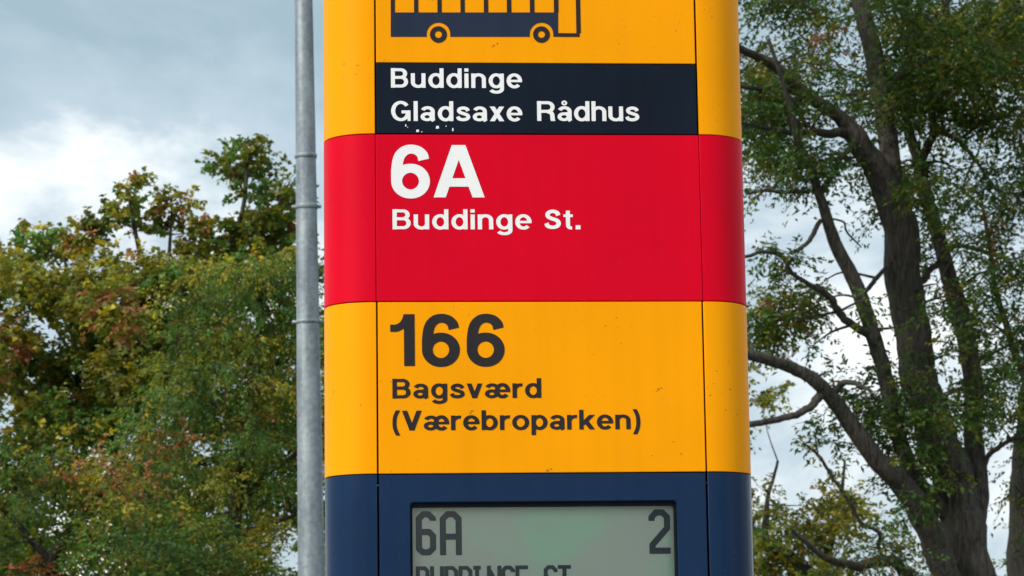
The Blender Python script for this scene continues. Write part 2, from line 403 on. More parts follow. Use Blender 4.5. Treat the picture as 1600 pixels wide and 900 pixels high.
_cache = {}
def glyph_mesh(key, spec, cell=0.0085, bold=0.0):
    if key in _cache: return _cache[key]
    w, strokes = spec
    xs = np.arange(-0.06, w + 0.10, cell); ys = np.arange(-0.36, 1.09, cell)
    X, Y = np.meshgrid(xs, ys)
    D = np.full(X.shape, 9.0)
    for s in strokes: D = np.minimum(D, stroke_sdf(X, Y, *s))
    D = D - bold
    D = np.where(np.abs(D) < 1e-6, 1e-6, D)
    ins = D < 0
    full = ins[:-1,:-1] & ins[:-1,1:] & ins[1:,:-1] & ins[1:,1:]
    anyc = ins[:-1,:-1] | ins[:-1,1:] | ins[1:,:-1] | ins[1:,1:]
    V, Fc = [], []
    for j in range(full.shape[0]):
        row = full[j]; i = 0
        while i < len(row):
            if row[i]:
                k = i
                while k < len(row) and row[k]: k += 1
                b = len(V); V += [(xs[i],ys[j]),(xs[k],ys[j]),(xs[k],ys[j+1]),(xs[i],ys[j+1])]; Fc.append((b,b+1,b+2,b+3)); i = k
            else: i += 1
    for j, i in zip(*np.nonzero(anyc & ~full)):
        c = [(xs[i],ys[j],D[j,i]),(xs[i+1],ys[j],D[j,i+1]),(xs[i+1],ys[j+1],D[j+1,i+1]),(xs[i],ys[j+1],D[j+1,i])]
        poly = []
        for k in range(4):
            a, b = c[k], c[(k+1) % 4]
            if a[2] < 0: poly.append((a[0], a[1]))
            if (a[2] < 0) != (b[2] < 0):
                t = a[2] / (a[2] - b[2]); poly.append((a[0] + (b[0]-a[0])*t, a[1] + (b[1]-a[1])*t))
        if len(poly) >= 3:
            b = len(V); V += poly; Fc.append(tuple(range(b, b + len(poly))))
    _cache[key] = (V, Fc)
    return _cache[key]

# ------------------------------------------------------------------ the bus stop totem
T_YAW, T_X, T_Y = 0.0785, 0.0362, 3.5794
HW = 0.21                       # half of the flat front
CX, CD = 0.0662, 0.062          # rounded corner: width and depth
Z_NAME, Z_RED, Z_YEL, Z_NAVY = 2.4713, 2.3769, 2.1575, 1.9363
Z_TOP = 2.70
totem = thing('bus_stop_totem', 'tall yellow, red and navy bus stop totem with route panels and a small display', 'bus stop sign', (T_X, T_Y, 0), T_YAW)
t_inv = (Matrix.Translation((T_X, T_Y, 0)) @ Matrix.Rotation(T_YAW, 4, 'Z')).inverted()
def on_front(px, py):
    """photo pixel -> (x, z) on the totem's flat front"""
    o = t_inv @ EYE; d = t_inv.to_3x3() @ ray(px, py)
    k = -o.y / d.y
    p = o + d * k
    return p.x, p.z

GAP = 0.0011
def front_panel(name, mat, z0, z1, xr=HW, thick=0.006, gap=GAP):
    bm = bmesh.new(); bm_box(bm, -HW + gap, xr - gap, 0.0, thick, z0 + 0.0006, z1 - 0.0006)
    return bevel(bm_obj(name, bm, mat, totem), 0.0008)

def corner_panel(mat, side, z0, z1, back=False):
    """a bent sheet: from the flat face round the corner to the middle of the side"""
    prof = []
    n = 20
    for i in range(n + 1):
        a = math.pi / 2 * i / n
        prof.append((HW + GAP + (CX - GAP) * math.sin(a) ** 0.92, CD * (1 - math.cos(a) ** 0.92)))
    prof.append((HW + CX, CD + 0.018 - 0.0008))
    inner = []
    for i, (x, y) in enumerate(prof):
        a, b = prof[max(i-1, 0)], prof[min(i+1, len(prof)-1)]
        tx, ty = b[0] - a[0], b[1] - a[1]; L = math.hypot(tx, ty)
        inner.append((x - 0.005 * ty / L, y + 0.005 * tx / L))
    m = len(prof); ring = prof + inner[::-1]
    V = []
    for z in (z0 + 0.0006, z1 - 0.0006):
        for x, y in ring:
            V.append((side * x, (2 * (CD + 0.018) - y) if back else y, z))
    N = len(ring); Fc = [(i, (i+1) % N, N + (i+1) % N, N + i) for i in range(N)]
    for i in range(m - 1):
        Fc.append((i, i+1, N-2-i, N-1-i)); Fc.append((N+i, N+i+1, 2*N-2-i, 2*N-1-i))
    bm = bmesh.new(); vv = [bm.verts.new(v) for v in V]
    for f in Fc: bm.faces.new([vv[i] for i in f])
    o = bm_obj('corner_panel', bm, mat, totem)
    for k in range(len(o.data.polygons)): o.data.polygons[k].use_smooth = True
    o.data.set_sharp_from_angle(angle=math.radians(35))
    return bevel(o, 0.0007)

def back_panel(mat, z0, z1):
    yb = 2 * (CD + 0.018)
    bm = bmesh.new(); bm_box(bm, -HW + GAP, HW - GAP, yb - 0.006, yb, z0 + 0.0006, z1 - 0.0006)
    bevel(bm_obj('back_panel', bm, mat, totem), 0.0008)

bands = [('yellow', Z_RED, Z_TOP), ('red', Z_YEL, Z_RED), ('yellow', Z_NAVY, Z_YEL), ('navy', 0.04, Z_NAVY)]
for mname, z0, z1 in bands:
    for s in (-1, 1):
        corner_panel(M[mname], s, z0, z1)
        corner_panel(M[mname], s, z0, z1, back=True)
    back_panel(M[mname], z0, z1)
# dark inner frame seen in the seams, top cap and foot plate
def rounded_slab(bm, inset, z0, z1):
    pts = []
    for sx, sy in ((1, -1), (1, 1), (-1, 1), (-1, -1)):
        for i in range(11):
            a = math.pi / 2 * i / 10
            if sx * sy > 0: a = math.pi / 2 - a
            x = HW + CX * math.sin(a) - inset; y = CD + 0.018 - inset - CD * (1 - math.cos(a))
            pts.append((sx * x, CD + 0.018 + sy * y))
    lo = [bm.verts.new((x, y, z0)) for x, y in pts]; hi = [bm.verts.new((x, y, z1)) for x, y in pts]
    N = len(pts)
    for i in range(N): bm.faces.new((lo[i], lo[(i+1) % N], hi[(i+1) % N], hi[i]))
    bm.faces.new(lo[::-1]); bm.faces.new(hi)
bm = bmesh.new(); rounded_slab(bm, 0.011, Z_NAVY + 0.004, Z_TOP - 0.003); bm_obj('inner_frame', bm, M['core'], totem)
bm = bmesh.new(); rounded_slab(bm, 0.004, Z_TOP + 0.001, Z_TOP + 0.03); bevel(bm_obj('top_cap', bm, M['navy'], totem), 0.006)
bm = bmesh.new(); rounded_slab(bm, -0.02, 0.0, 0.035); bevel(bm_obj('foot_plate', bm, M['steel'], totem), 0.004)

p_top = front_panel('pictogram_panel', M['yellow'], Z_NAME, Z_TOP, xr=HW - 0.0004)
p_name = front_panel('name_plate', M['navy_plate'], Z_RED, Z_NAME, thick=0.0055)
p_red = front_panel('route_panel', M['red'], Z_YEL, Z_RED, gap=-0.0004); p_red['label'] = 'red route panel with white lettering'
p_yel = front_panel('route_panel', M['yellow'], Z_NAVY, Z_YEL); p_yel['label'] = 'yellow route panel with dark lettering'

def lettering(parent, text, x0px, x1px, ypx_base, ypx_top, mat, glyphs=GL, y=-0.0005, name='lettering', wide=1.0, bold=0.0, gapw=None, monopitch=None):
    xa, za = on_front(x0px, ypx_base); xb, _ = on_front(x1px, ypx_base); _, zt = on_front(x0px, ypx_top)
    cap = zt - za
    space = 0.44 if gapw is None else gapw
    V, Fc = [], []
    if monopitch:
        pitch, _ = on_front(x0px + monopitch, ypx_base); pitch -= xa
        pos = [i * pitch for i in range(len(text))]
    else:
        nat = sum(glyphs[c][0] * wide if c != ' ' else space for c in text)
        track = ((xb - xa) / cap - nat) / (len(text) - 1) if len(text) > 1 else 0
        pos, u = [], 0
        for c in text:
            pos.append(u * cap); u += (glyphs[c][0] * wide if c != ' ' else space) + track
    for c, p in zip(text, pos):
        if c == ' ': continue
        gv, gf = glyph_mesh((id(glyphs), c, bold), glyphs[c], bold=bold)
        b = len(V)
        V += [(xa + p + u_ * wide * cap, y, za + v_ * cap) for u_, v_ in gv]
        Fc += [tuple(b + i for i in f) for f in gf]
    o = mesh_obj(name, V, Fc, mat, parent)
    return o

lettering(p_name, 'Buddinge', 610.5, 816, 137, 106.5, M['white_print'], wide=1.13)
lettering(p_name, 'Gladsaxe', 611, 816.5, 189, 158, M['white_print'], wide=1.13)
lettering(p_name, 'Rådhus', 839, 999, 189, 158, M['white_print'], wide=1.13)
lettering(p_red, '6A', 611.5, 757, 308.5, 226.5, M['white_print'])
lettering(p_red, 'Buddinge', 613, 831, 358.5, 327, M['white_print'], wide=1.17)
lettering(p_red, 'St.', 849.5, 907, 358.5, 327, M['white_print'], wide=1.13)
lettering(p_yel, '166', 610, 788.5, 572, 491, M['dark_print'])
lettering(p_yel, 'Bagsværd', 613, 846, 622.5, 592, M['dark_print'], wide=1.20, bold=.006)
lettering(p_yel, '(Værebroparken)', 613, 1001, 672.5, 642, M['dark_print'], wide=1.20, bold=.006)
# remains of older lettering along the lower edge of the name plate
V, Fc = [], []
for (x, y_, w, h) in ((634, 196, 2.2, 3.6), (637, 199, 1.5, 1.5), (652.5, 204.5, 4.5, 4), (659, 206, 2, 1.6), (683.5, 199, 5, 4.6), (697, 197, 1.5, 2.5), (707.5, 202.5, 2.4, 5)):
    a = on_front(x - w/2, y_ + h/2); c = on_front(x + w/2, y_ - h/2); b = len(V)
    V += [(a[0], -.0005, a[1]), (c[0], -.0005, a[1] + .0003), (c[0] - .0004, -.0005, c[1]), (a[0] + .0003, -.0005, c[1] - .0003)]
    Fc.append((b, b+1, b+2, b+3))
mesh_obj('paint_remnant', V, Fc, M['white_print'], p_name)
# grime marks on the yellow panels
V, Fc = [], []
for (x, y_, r) in ((737, 642, 1.6), (735, 645, 1.2), (1029, 608, 1.5), (1033, 606, 1.2), (1026, 611, 1.0), (772, 71, 1.6), (777, 68, 1.4), (769, 73, 1.0), (855, 735, 1.6), (861, 733, 1.2), (946, 509, 1.1), (970, 536, 1.0), (963, 496, .9), (1019, 712, 1.0), (1064, 709, 1.1), (1052, 690, .9), (965, 510, .9)):
    c = on_front(x, y_); b = len(V); k = 7; rr = r * 0.00082
    V += [(c[0] + rr * (1.2 + .5 * math.sin(i * 2.3 + x)) * math.cos(i * 2 * math.pi / k), -.0004, c[1] + rr * (.8 + .4 * math.sin(i * 1.7 + y_)) * math.sin(i * 2 * math.pi / k)) for i in range(k)]
    Fc.append(tuple(range(b, b + k)))
gr_ = mesh_obj('grime_mark', V, Fc, paint('grime', (0.36, 0.15, 0.02), 0.8, 0.1, 0, 0), p_yel); gr_['kind'] = 'stuff'

# bus pictogram on the top panel
bus = []
def rect(x0, x1, y0, y1):
    a = on_front(x0, y1); c = on_front(x1, y0)
    return (a[0], c[0], a[1], c[1])
def poly_obj(name, polys, mat, parent, y):
    V, Fc = [], []
    for P in polys:
        b = len(V); V += [(x, y, z) for x, z in P]; Fc.append(tuple(range(b, b + len(P))))
    return mesh_obj(name, V, Fc, mat, parent)
PXM = on_front(700, 50)[0] - on_front(699, 50)[0]
def disc(cx, cy, r, n=36, r_in=None):
    c = on_front(cx, cy); R = r * PXM
    if r_in is None: return [[(c[0] + R * math.cos(2*math.pi*i/n), c[1] + R * math.sin(2*math.pi*i/n)) for i in range(n)]]
    out = []; Ri = r_in * PXM
    for i in range(n):
        a, b = 2*math.pi*i/n, 2*math.pi*(i+1)/n
        out.append([(c[0]+R*math.cos(a), c[1]+R*math.sin(a)), (c[0]+R*math.cos(b), c[1]+R*math.sin(b)), (c[0]+Ri*math.cos(b), c[1]+Ri*math.sin(b)), (c[0]+Ri*math.cos(a), c[1]+Ri*math.sin(a))])
    return out
def rp(x0, x1, y0, y1):
    a, b, c, d = rect(x0, x1, y0, y1); return [(a, c), (b, c), (b, d), (a, d)]
WIN_TOP, ROOF = -52, -66
wheels = ((685, 54), (846, 54))
# lower body with two wheel arches cut out
AR = 18.5
bx0, bx1, by0, by1 = 610.5, 872, 19.5, 57.5
outline = [on_front(bx0, by0), on_front(bx0, by1)]
for wx, wy in wheels:
    dx = math.sqrt(AR**2 - (by1 - wy)**2)
    a0 = math.atan2(by1 - wy, -dx); a1 = math.atan2(by1 - wy, dx)
    if a0 < 0: a0 += 2 * math.pi
    for i in range(25):
        a = a0 + (a1 + 2 * math.pi - a0) * i / 24
        outline.append(on_front(wx + AR * math.cos(a), wy + AR * math.sin(a)))
outline += [on_front(bx1, by1), on_front(bx1, by0)]
bus.append(outline)
poly_obj('bus_pictogram', bus, M['navy_print'], p_top, -0.0005)
strips = [rp(x - 3, x + 3, WIN_TOP, 19.4) for x in (613.5, 650, 686.5, 722.5, 759, 795, 831, 868.5)]
strips += [rp(610.5, 905.5, ROOF, WIN_TOP - .1), rp(900.5, 905.5, WIN_TOP, 51.9), rp(872.1, 905.5, 52, 57.5)]
poly_obj('bus_pictogram', strips, M['dark_print'], p_top, -0.0005)
for wx, wy in wheels:
    poly_obj('bus_pictogram', disc(wx, wy, 13.3, 36, 5.4), M['dark_print'], p_top, -0.0005)

# display: navy front with a recessed screen
zx0, zt0 = on_front(641.5, 785.5); zx1, _ = on_front(1057.5, 787)
SCR_B = zt0 - 0.165
def rrect(x0, x1, z0, z1, r, n=5):
    out = []
    for cx, cz, a0 in ((x1-r, z1-r, 0), (x0+r, z1-r, 90), (x0+r, z0+r, 180), (x1-r, z0+r, 270)):
        for i in range(n + 1):
            a = math.radians(a0 + 90 * i / n); out.append((cx + r * math.cos(a), cz + r * math.sin(a)))
    return out
def ring_frame(name, outer, inner, y0, y1, mat, parent, lip=0.0):
    """plate with an opening; outer and inner have the same number of points"""
    N = len(outer); V = [(x, y0, z) for x, z in outer] + [(x, y0, z) for x, z in inner] + [(x, y1, z) for x, z in outer] + [(x, y1, z) for x, z in inner]
    Fc = []
    for i in range(N):
        j = (i + 1) % N
        Fc += [(i, j, N+j, N+i), (N+i, N+j, 3*N+j, 3*N+i), (2*N+i, 3*N+i, 3*N+j, 2*N+j), (i, 2*N+i, 2*N+j, j)]
    return mesh_obj(name, V, Fc, mat, parent)
dz0 = SCR_B - 0.05
disp = ring_frame('display_frame', rrect(-HW + GAP, HW - GAP, dz0, Z_NAVY - 0.0006, 0.0004), rrect(zx0, zx1, SCR_B, zt0, 0.005), 0.0, 0.012, M['navy'], totem)
bevel(disp, 0.0022, 3)
ring_frame('bezel', rrect(zx0 + .0002, zx1 - .0002, SCR_B + .0002, zt0 - .0002, 0.005), rrect(zx0 + .0024, zx1 - .0024, SCR_B + .003, zt0 - .0052, 0.003), 0.0050, 0.017, M['black'], disp)
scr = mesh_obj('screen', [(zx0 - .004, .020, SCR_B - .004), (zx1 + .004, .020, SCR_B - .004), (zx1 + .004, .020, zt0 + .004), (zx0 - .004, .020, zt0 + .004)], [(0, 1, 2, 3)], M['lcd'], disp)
bm = bmesh.new(); bm_box(bm, zx0 + .0012, zx1 - .0012, .0110, .0140, SCR_B + .0012, zt0 - .0012); bm_obj('display_pane', bm, M['pane'], disp)
bm = bmesh.new(); bm_box(bm, -HW + .004, HW - .004, .021, .06, dz0, Z_NAVY - .004); bm_obj('display_housing', bm, M['core'], disp)
front_panel('lower_panel', M['navy'], 0.04, dz0)
YS = 0.0192
M['lcd_ink'] = paint('lcd_ink', (0.030, 0.044, 0.058), 0.5, 0.1, 0, 0)
# the screen lies 19 mm behind the front: shift the front-plane pixels accordingly
def scr_px(px, py):
    o = t_inv @ EYE; d = t_inv.to_3x3() @ ray(px, py); k = (YS - o.y) / d.y
    p = o + d * k; return p.x, p.z
_of = on_front
on_front = scr_px
lettering(disp, '6A', 650, 722, 868, 799, M['lcd_ink'], LCD, YS, 'display_lettering')
lettering(disp, '2', 1015, 1050, 865.5, 796, M['lcd_ink'], LCD, YS, 'display_lettering')
lettering(disp, 'BUDDINGE ST', 650, 895, 928, 885, M['lcd_ink'], LCD, YS, 'display_lettering', monopitch=22.3, wide=1.06)
on_front = _of

# ------------------------------------------------------------------ tubes
def frames(P):
    T = np.gradient(P, axis=0); T /= np.linalg.norm(T, axis=1)[:, None] + 1e-12
    ref = np.array([0.13, 0.97, 0.21]); N = []
    for t in T:
        n_ = ref - t * (ref @ t); n_ /= np.linalg.norm(n_) + 1e-12; N.append(n_); ref = n_
    N = np.array(N); return T, N, np.cross(T, N)

class Tubes:
    def __init__(s): s.V, s.F, s.n = [], [], 0
    def add(s, P, R, sides=8, rough=0.0, close=True):
        P = np.array(P, float); R = np.array(R, float)
        T, N, B = frames(P)
        a = np.arange(sides) * 2 * np.pi / sides
        rad = R[:, None] * np.ones((1, sides))
        if rough:
            ph = rng.uniform(0, 6.28, 4)
            l = np.cumsum(np.r_[0, np.linalg.norm(np.diff(P, axis=0), axis=1)])[:, None]
            rad = rad * (1 + rough * (np.sin(3*a[None] + ph[0] + l*1.1) + .8*np.sin(7*a[None] + ph[1] - l*.7) + .7*np.sin(2*a[None] + ph[2] + 3.1*l)*.8 + rng.normal(0, .35, rad.shape)))
        V = P[:, None] + rad[..., None] * (np.cos(a)[None, :, None] * N[:, None] + np.sin(a)[None, :, None] * B[:, None])
        m = len(P); b = s.n
        s.V.append(V.reshape(-1, 3)); s.n += m * sides
        i = np.arange(m - 1)[:, None] * sides; j = np.arange(sides)[None]; j2 = (j + 1) % sides
        s.F.append((b + np.stack(np.broadcast_arrays(i + j, i + j2, i + sides + j2, i + sides + j), -1)).reshape(-1, 4))
    def build(s, name, mat, parent, origin):
        V = np.concatenate(s.V) - np.array(origin); Fq = np.concatenate(s.F)
        return quad_mesh(name, V, Fq, mat, parent, True)

def quad_mesh(name, V, Fq, mat, parent, smooth=False, col=None):
    me = bpy.data.meshes.new(name)
    nv, nf = len(V), len(Fq)
    me.vertices.add(nv); me.vertices.foreach_set('co', np.ascontiguousarray(V, np.float32).ravel())
    me.loops.add(nf * 4); me.loops.foreach_set('vertex_index', np.ascontiguousarray(Fq, np.int32).ravel())
    me.polygons.add(nf); me.polygons.foreach_set('loop_start', np.arange(0, nf * 4, 4, dtype=np.int32))
    me.update(calc_edges=True)
    if smooth: me.polygons.foreach_set('use_smooth', np.ones(nf, bool))
    if col is not None:
        at_ = me.color_attributes.new('leaf_colour', 'FLOAT_COLOR', 'POINT')
        at_.data.foreach_set('color', np.ascontiguousarray(col, np.float32).ravel())
    me.materials.append(mat)
    me.validate()
    return link(bpy.data.objects.new(name, me), parent)

def cat(points, step=6):
    return np.array(spline(points, step))

# ------------------------------------------------------------------ galvanised lamp post
PY = 20.0
pa, pb = at(474.5, 0, PY), at(486.5, 900, PY)
mpp = PY / math.cos(PITCH) / F_PX * math.cos(PITCH) * 1.0
ax = (pa - pb) / (pa.z - pb.z)
def pole_c(z): return pb + ax * (z - pb.z)
def pole_r(z):
    r_top, r_bot = 14.3 * PY / F_PX, 21.0 * PY / F_PX
    return r_bot + (r_top - r_bot) * (z - pb.z) / (pa.z - pb.z)
base = pole_c(-0.125)
lamp = thing('lamp_post', 'grey galvanised tapered lamp post with clamp bands beside the bus stop totem', 'lamp post', base)
PTOP = 10.2
tb = Tubes()
zs = np.linspace(-0.125, PTOP, 50)
tb.add([pole_c(z) for z in zs], [pole_r(z) for z in zs], 40)
tb.build('pole', M['steel'], lamp, base)
zz = lambda py: at(480, py, PY).z
for py, hpx, kind in ((244, 7, 0), (323, 8, 1), (503, 6, 1)):
    zc = zz(py); hgt = hpx * PY / F_PX
    bt = Tubes(); r = pole_r(zc) + 0.005
    prof = [(-.5, r - .006), (-.5, r), (-.2, r + .003), (.2, r + .003), (.5, r), (.5, r - .006)]
    bt.add([pole_c(zc + k * hgt) for k, _ in prof], [q for _, q in prof], 40)
    band = bt.build('clamp_band', M['steel'], lamp, base)
    if kind:
        for s in (-1, 1):
            lt = Tubes(); c = np.array(pole_c(zc)); lx = np.array([s, 0, 0])
            lt.add([c + lx * (r - .01), c + lx * (r + .022), c + lx * (r + .026), c + lx * (r + .0261)], [.013, .013, .009, .0005], 8)
            lt.build('clamp_bolt', M['steel'], band, base)
# a thin seam where the upper sleeve ends
top = np.array(pole_c(PTOP))
ar = Tubes(); arm = cat([top, top + (0, 0, .25), top + (.25, -.1, .5), top + (.9, -.4, .62), top + (1.5, -.7, .66)], 6)
ar.add(arm, np.linspace(.036, .026, len(arm)), 16); ar.build('arm', M['steel'], lamp, base)
bm = bmesh.new()
hd = top + np.array((1.75, -.82, .66)) - np.array(base)
bmesh.ops.create_uvsphere(bm, u_segments=20, v_segments=10, radius=1.0)
for v in bm.verts: v.co = Vector((v.co.x * .36, v.co.y * .14, v.co.z * (.09 if v.co.z > 0 else .04)))
bmesh.ops.rotate(bm, verts=bm.verts, cent=(0,0,0), matrix=Matrix.Rotation(-.436, 3, 'Z'))
bmesh.ops.translate(bm, verts=bm.verts, vec=Vector(hd))
bm_obj('lamp_head', bm, M['steel'], lamp, True)

# ------------------------------------------------------------------ trees
PAL = {
 'olive': (0.118, 0.128, 0.020), 'green': (0.064, 0.122, 0.026), 'deep': (0.040, 0.075, 0.020),
 'brown': (0.200, 0.095, 0.040), 'yellow': (0.250, 0.210, 0.028), 'rust': (0.24, 0.080, 0.034), 'pale': (0.190, 0.195, 0.055),
}
class Tree:
    def __init__(s, name, label, Y, leaf_len, leaf_wid, bark='bark', group=None, tone=1.0):
        s.Y, s.L, s.W = Y, leaf_len, leaf_wid
        s.name, s.label, s.bark, s.group = name, label, bark, group
        s.tr, s.br = Tubes(), Tubes()
        s.nodes = []; s.lv, s.lc = [], []; s.base = None; s.tone = tone
        s.sc = Y / F_PX
    def p(s, px, py, dy=0.0): return np.array(at(px, py, s.Y + dy))
    def limb(s, pts, main=True, rough=0.045, node=True, fat=0.86):
        """pts: (px, py, width px, depth offset m)"""
        P = cat([tuple(s.p(q[0], q[1], q[3] if len(q) > 3 else 0)) for q in pts], 7)
        R = fat * np.array(spline([(q[2] * .5 * s.sc, 0) for q in pts], 7))[:, 0]
        R = np.maximum(R, 0.003)
        big = R.max() > .08
        jit = rng.normal(0, 1, P.shape); jit = (jit + np.roll(jit, 1, 0) + np.roll(jit, -1, 0) + np.roll(jit, 2, 0)) / 2 * (R[:, None] * (.07 if big else .25)); jit[0] = 0
        (s.tr if main else s.br).add(P + jit, R, 20 if big else (10 if R.max() > .03 else 6), rough if big else .05)
        if node: s.nodes += [(P[i], R[i]) for i in range(0, len(P), 2)]
        return P
    def root(s, px, py, wpx, dy=0.0, lean=0.0):
        """carry the trunk from the given pixel down to the ground"""
        a = s.p(px, py, dy); r = wpx * .5 * s.sc
        b = np.array((a[0] + lean, a[1], -0.125)); s.base = Vector(b)
        P = cat([tuple(a), tuple(a * .6 + b * .4 + (.05, 0, 0)), tuple(a * .2 + b * .8), tuple(b)], 8)
        t = np.linspace(0, 1, len(P)); R = r * (1 + .25 * t + .5 * np.clip(t - .8, 0, 1) ** 2 * 18)
        s.tr.add(P, R, 22, .035)
        s.nodes += [(P[i], R[i]) for i in range(0, len(P) // 2, 3)]
    def clump(s, px, py, rx, ry, dens=1.0, pal=(('green', 1),), dy=None, droop=.25, rz=None, branch=True, flat=0.0, spray=.34, k=13):
        """a spray-built leaf clump; rx, ry in photo pixels"""
        if dy is None: dy = rng.normal(0, .7)
        c = s.p(px, py, dy)
        ax_, az_ = rx * s.sc, ry * s.sc; ay_ = rz or max(.35, .5 * (ax_ + az_))
        n_ = max(5, int(dens * 4.0 * math.pi * ax_ * az_ / (k * s.L * s.W * .5)))
        # branch from the nearest limb
        tint = s.tone * rng.uniform(.78, 1.38)
        if branch and s.nodes:
            best = min(s.nodes, key=lambda q: np.linalg.norm(q[0] - c) + (0.25 if q[1] < .012 else 0) + max(0, q[0][2] - c[2]) * .6)
            st, rr = best; d = c - st; L = np.linalg.norm(d)
            r_ = min(rr * .6, .012 + .007 * L)
            mid = st + d * .5 + rng.normal(0, .07, 3) * L + np.array((0, 0, .06 * L))
            P = cat([tuple(st), tuple(mid), tuple(c)], 5)
            if L < 1.0: s.br.add(P, np.linspace(r_, .005, len(P)), 5, .06)
            if L < 1.0: s.nodes += [(P[i], .008) for i in range(4, len(P), 3)]
        u = rng.normal(0, 1, (n_, 3)); u /= np.linalg.norm(u, axis=1)[:, None]
        rad = rng.uniform(.15, 1.0, n_) ** .55
        o = c + u * rad[:, None] * np.array((ax_, ay_, az_)) * .86
        d = u * np.array((1, 1, .55)) + rng.normal(0, .55, (n_, 3)); d[:, 2] -= droop * .5
        d /= np.linalg.norm(d, axis=1)[:, None]
        ln = spray * rng.uniform(.55, 1.25, n_)
        # a few twigs
        for i in rng.choice(n_, min(n_, max(2, n_ // 9)), replace=False):
            q = c + (o[i] - c) * .35
            s.br.add([q, (q + o[i]) / 2 + rng.normal(0, .02, 3), o[i], o[i] + d[i] * ln[i]], [.0055, .0045, .0035, .002], 4)
        t = np.tile((np.arange(k) + .5) / k, (n_, 1)) + rng.normal(0, .02, (n_, k))
        sag = -(t ** 2) * (droop * ln[:, None] * .8)
        side = np.cross(d, (0, 0, 1.0)); side /= np.linalg.norm(side, axis=1)[:, None] + 1e-9
        sg = np.where(np.arange(k) % 2 == 0, 1.0, -1.0)[None, :, None]
        pos = o[:, None] + d[:, None] * (t * ln[:, None])[..., None]; pos[..., 2] += sag
        pos = pos + rng.normal(0, .018, pos.shape)
        la = d[:, None] * .55 + side[:, None] * sg * .8 + rng.normal(0, .38, pos.shape); la[..., 2] -= droop
        la /= np.linalg.norm(la, axis=-1)[..., None]
        nr = np.array((0, 0, 1.0)) + rng.normal(0, .65, pos.shape)
        w = np.cross(la, nr); w /= np.linalg.norm(w, axis=-1)[..., None] + 1e-9
        up_ = np.cross(w, la)
        Lf = (s.L * rng.uniform(.6, 1.25, pos.shape[:2]))[..., None]; Wf = Lf * (s.W / s.L)
        v0 = pos; v2 = pos + la * Lf - up_ * Lf * .12
        v1 = pos + la * Lf * .45 + w * Wf * .5 + up_ * Wf * .16; v3 = pos + la * Lf * .45 - w * Wf * .5 + up_ * Wf * .16
        s.lv.append(np.stack((v0, v1, v2, v3), 2).reshape(-1, 4, 3))
        names, wts = zip(*pal); wts = np.array(wts, float); wts /= wts.sum()
        # colour by spray, then by leaf
        base = np.array([PAL[q] for q in names])[rng.choice(len(names), n_, p=wts)]
        col = tint * base[:, None] * rng.uniform(.72, 1.3, (n_, 1, 1)) * rng.uniform(.75, 1.25, (n_, k, 1))
        odd = rng.random((n_, k)) < .025; col[odd] = np.array(PAL['yellow']) * rng.uniform(.6, 1.1, (odd.sum(), 1))
        col = np.concatenate((col, np.ones((n_, k, 1))), -1).reshape(-1, 1, 4)
        s.lc.append(np.repeat(col, 4, 1))
    def fill(s, n_, region, holes, rx, ry, dens, pal, dyr=1.2, back=0.0, **kw):
        """clumps scattered over a pixel region (a function) away from the gaps"""
        k = 0; tries = 0
        x0, x1, y0, y1 = region
        while k < n_ and tries < n_ * 30:
            tries += 1
            x, y = rng.uniform(x0, x1), rng.uniform(y0, y1)
            f = rng.uniform(.7, 1.25)
            if any(((x - h[0]) / (h[2] + rx * f * .55)) ** 2 + ((y - h[1]) / (h[3] + ry * f * .55)) ** 2 < 1 for h in holes): continue
            s.clump(x, y, rx * f, ry * f * rng.uniform(.8, 1.2), dens, pal[int(rng.integers(len(pal)))], dy=rng.normal(back, dyr), **kw); k += 1
    def build(s):
        b = s.base
        t = thing(s.name, s.label, 'tree', b, 0, s.group)
        s.tr.build('trunk', M[s.bark], t, b)
        if s.br.V: s.br.build('branches', M[s.bark], t, b)['kind'] = 'stuff'      # thin twigs, too fine to pick apart
        V = np.concatenate(s.lv).reshape(-1, 3) - np.array(b); C = np.concatenate(s.lc).reshape(-1, 4)
        q = np.arange(len(V)).reshape(-1, 4)
        o = quad_mesh('crown', V, q, M['leaf'], t, False, C); o['kind'] = 'stuff'
        return t

OL = (('olive', 5), ('green', 3), ('yellow', 1.2), ('brown', .3))
OB = (('olive', 4), ('brown', 2), ('yellow', 1.6))
GR = (('green', 6), ('olive', 2), ('deep', 2))
DG = (('deep', 5), ('green', 3), ('olive', 2))
BR = (('brown', 4), ('olive', 4), ('rust', 1))
YE = (('yellow', 4), ('olive', 4), ('pale', 2))
PA = (('pale', 5), ('olive', 3), ('green', 1), ('yellow', 1))
GO = (('green', 4), ('olive', 3), ('yellow', 1.5), ('pale', 1))
RU = (('rust', 5), ('brown', 3))

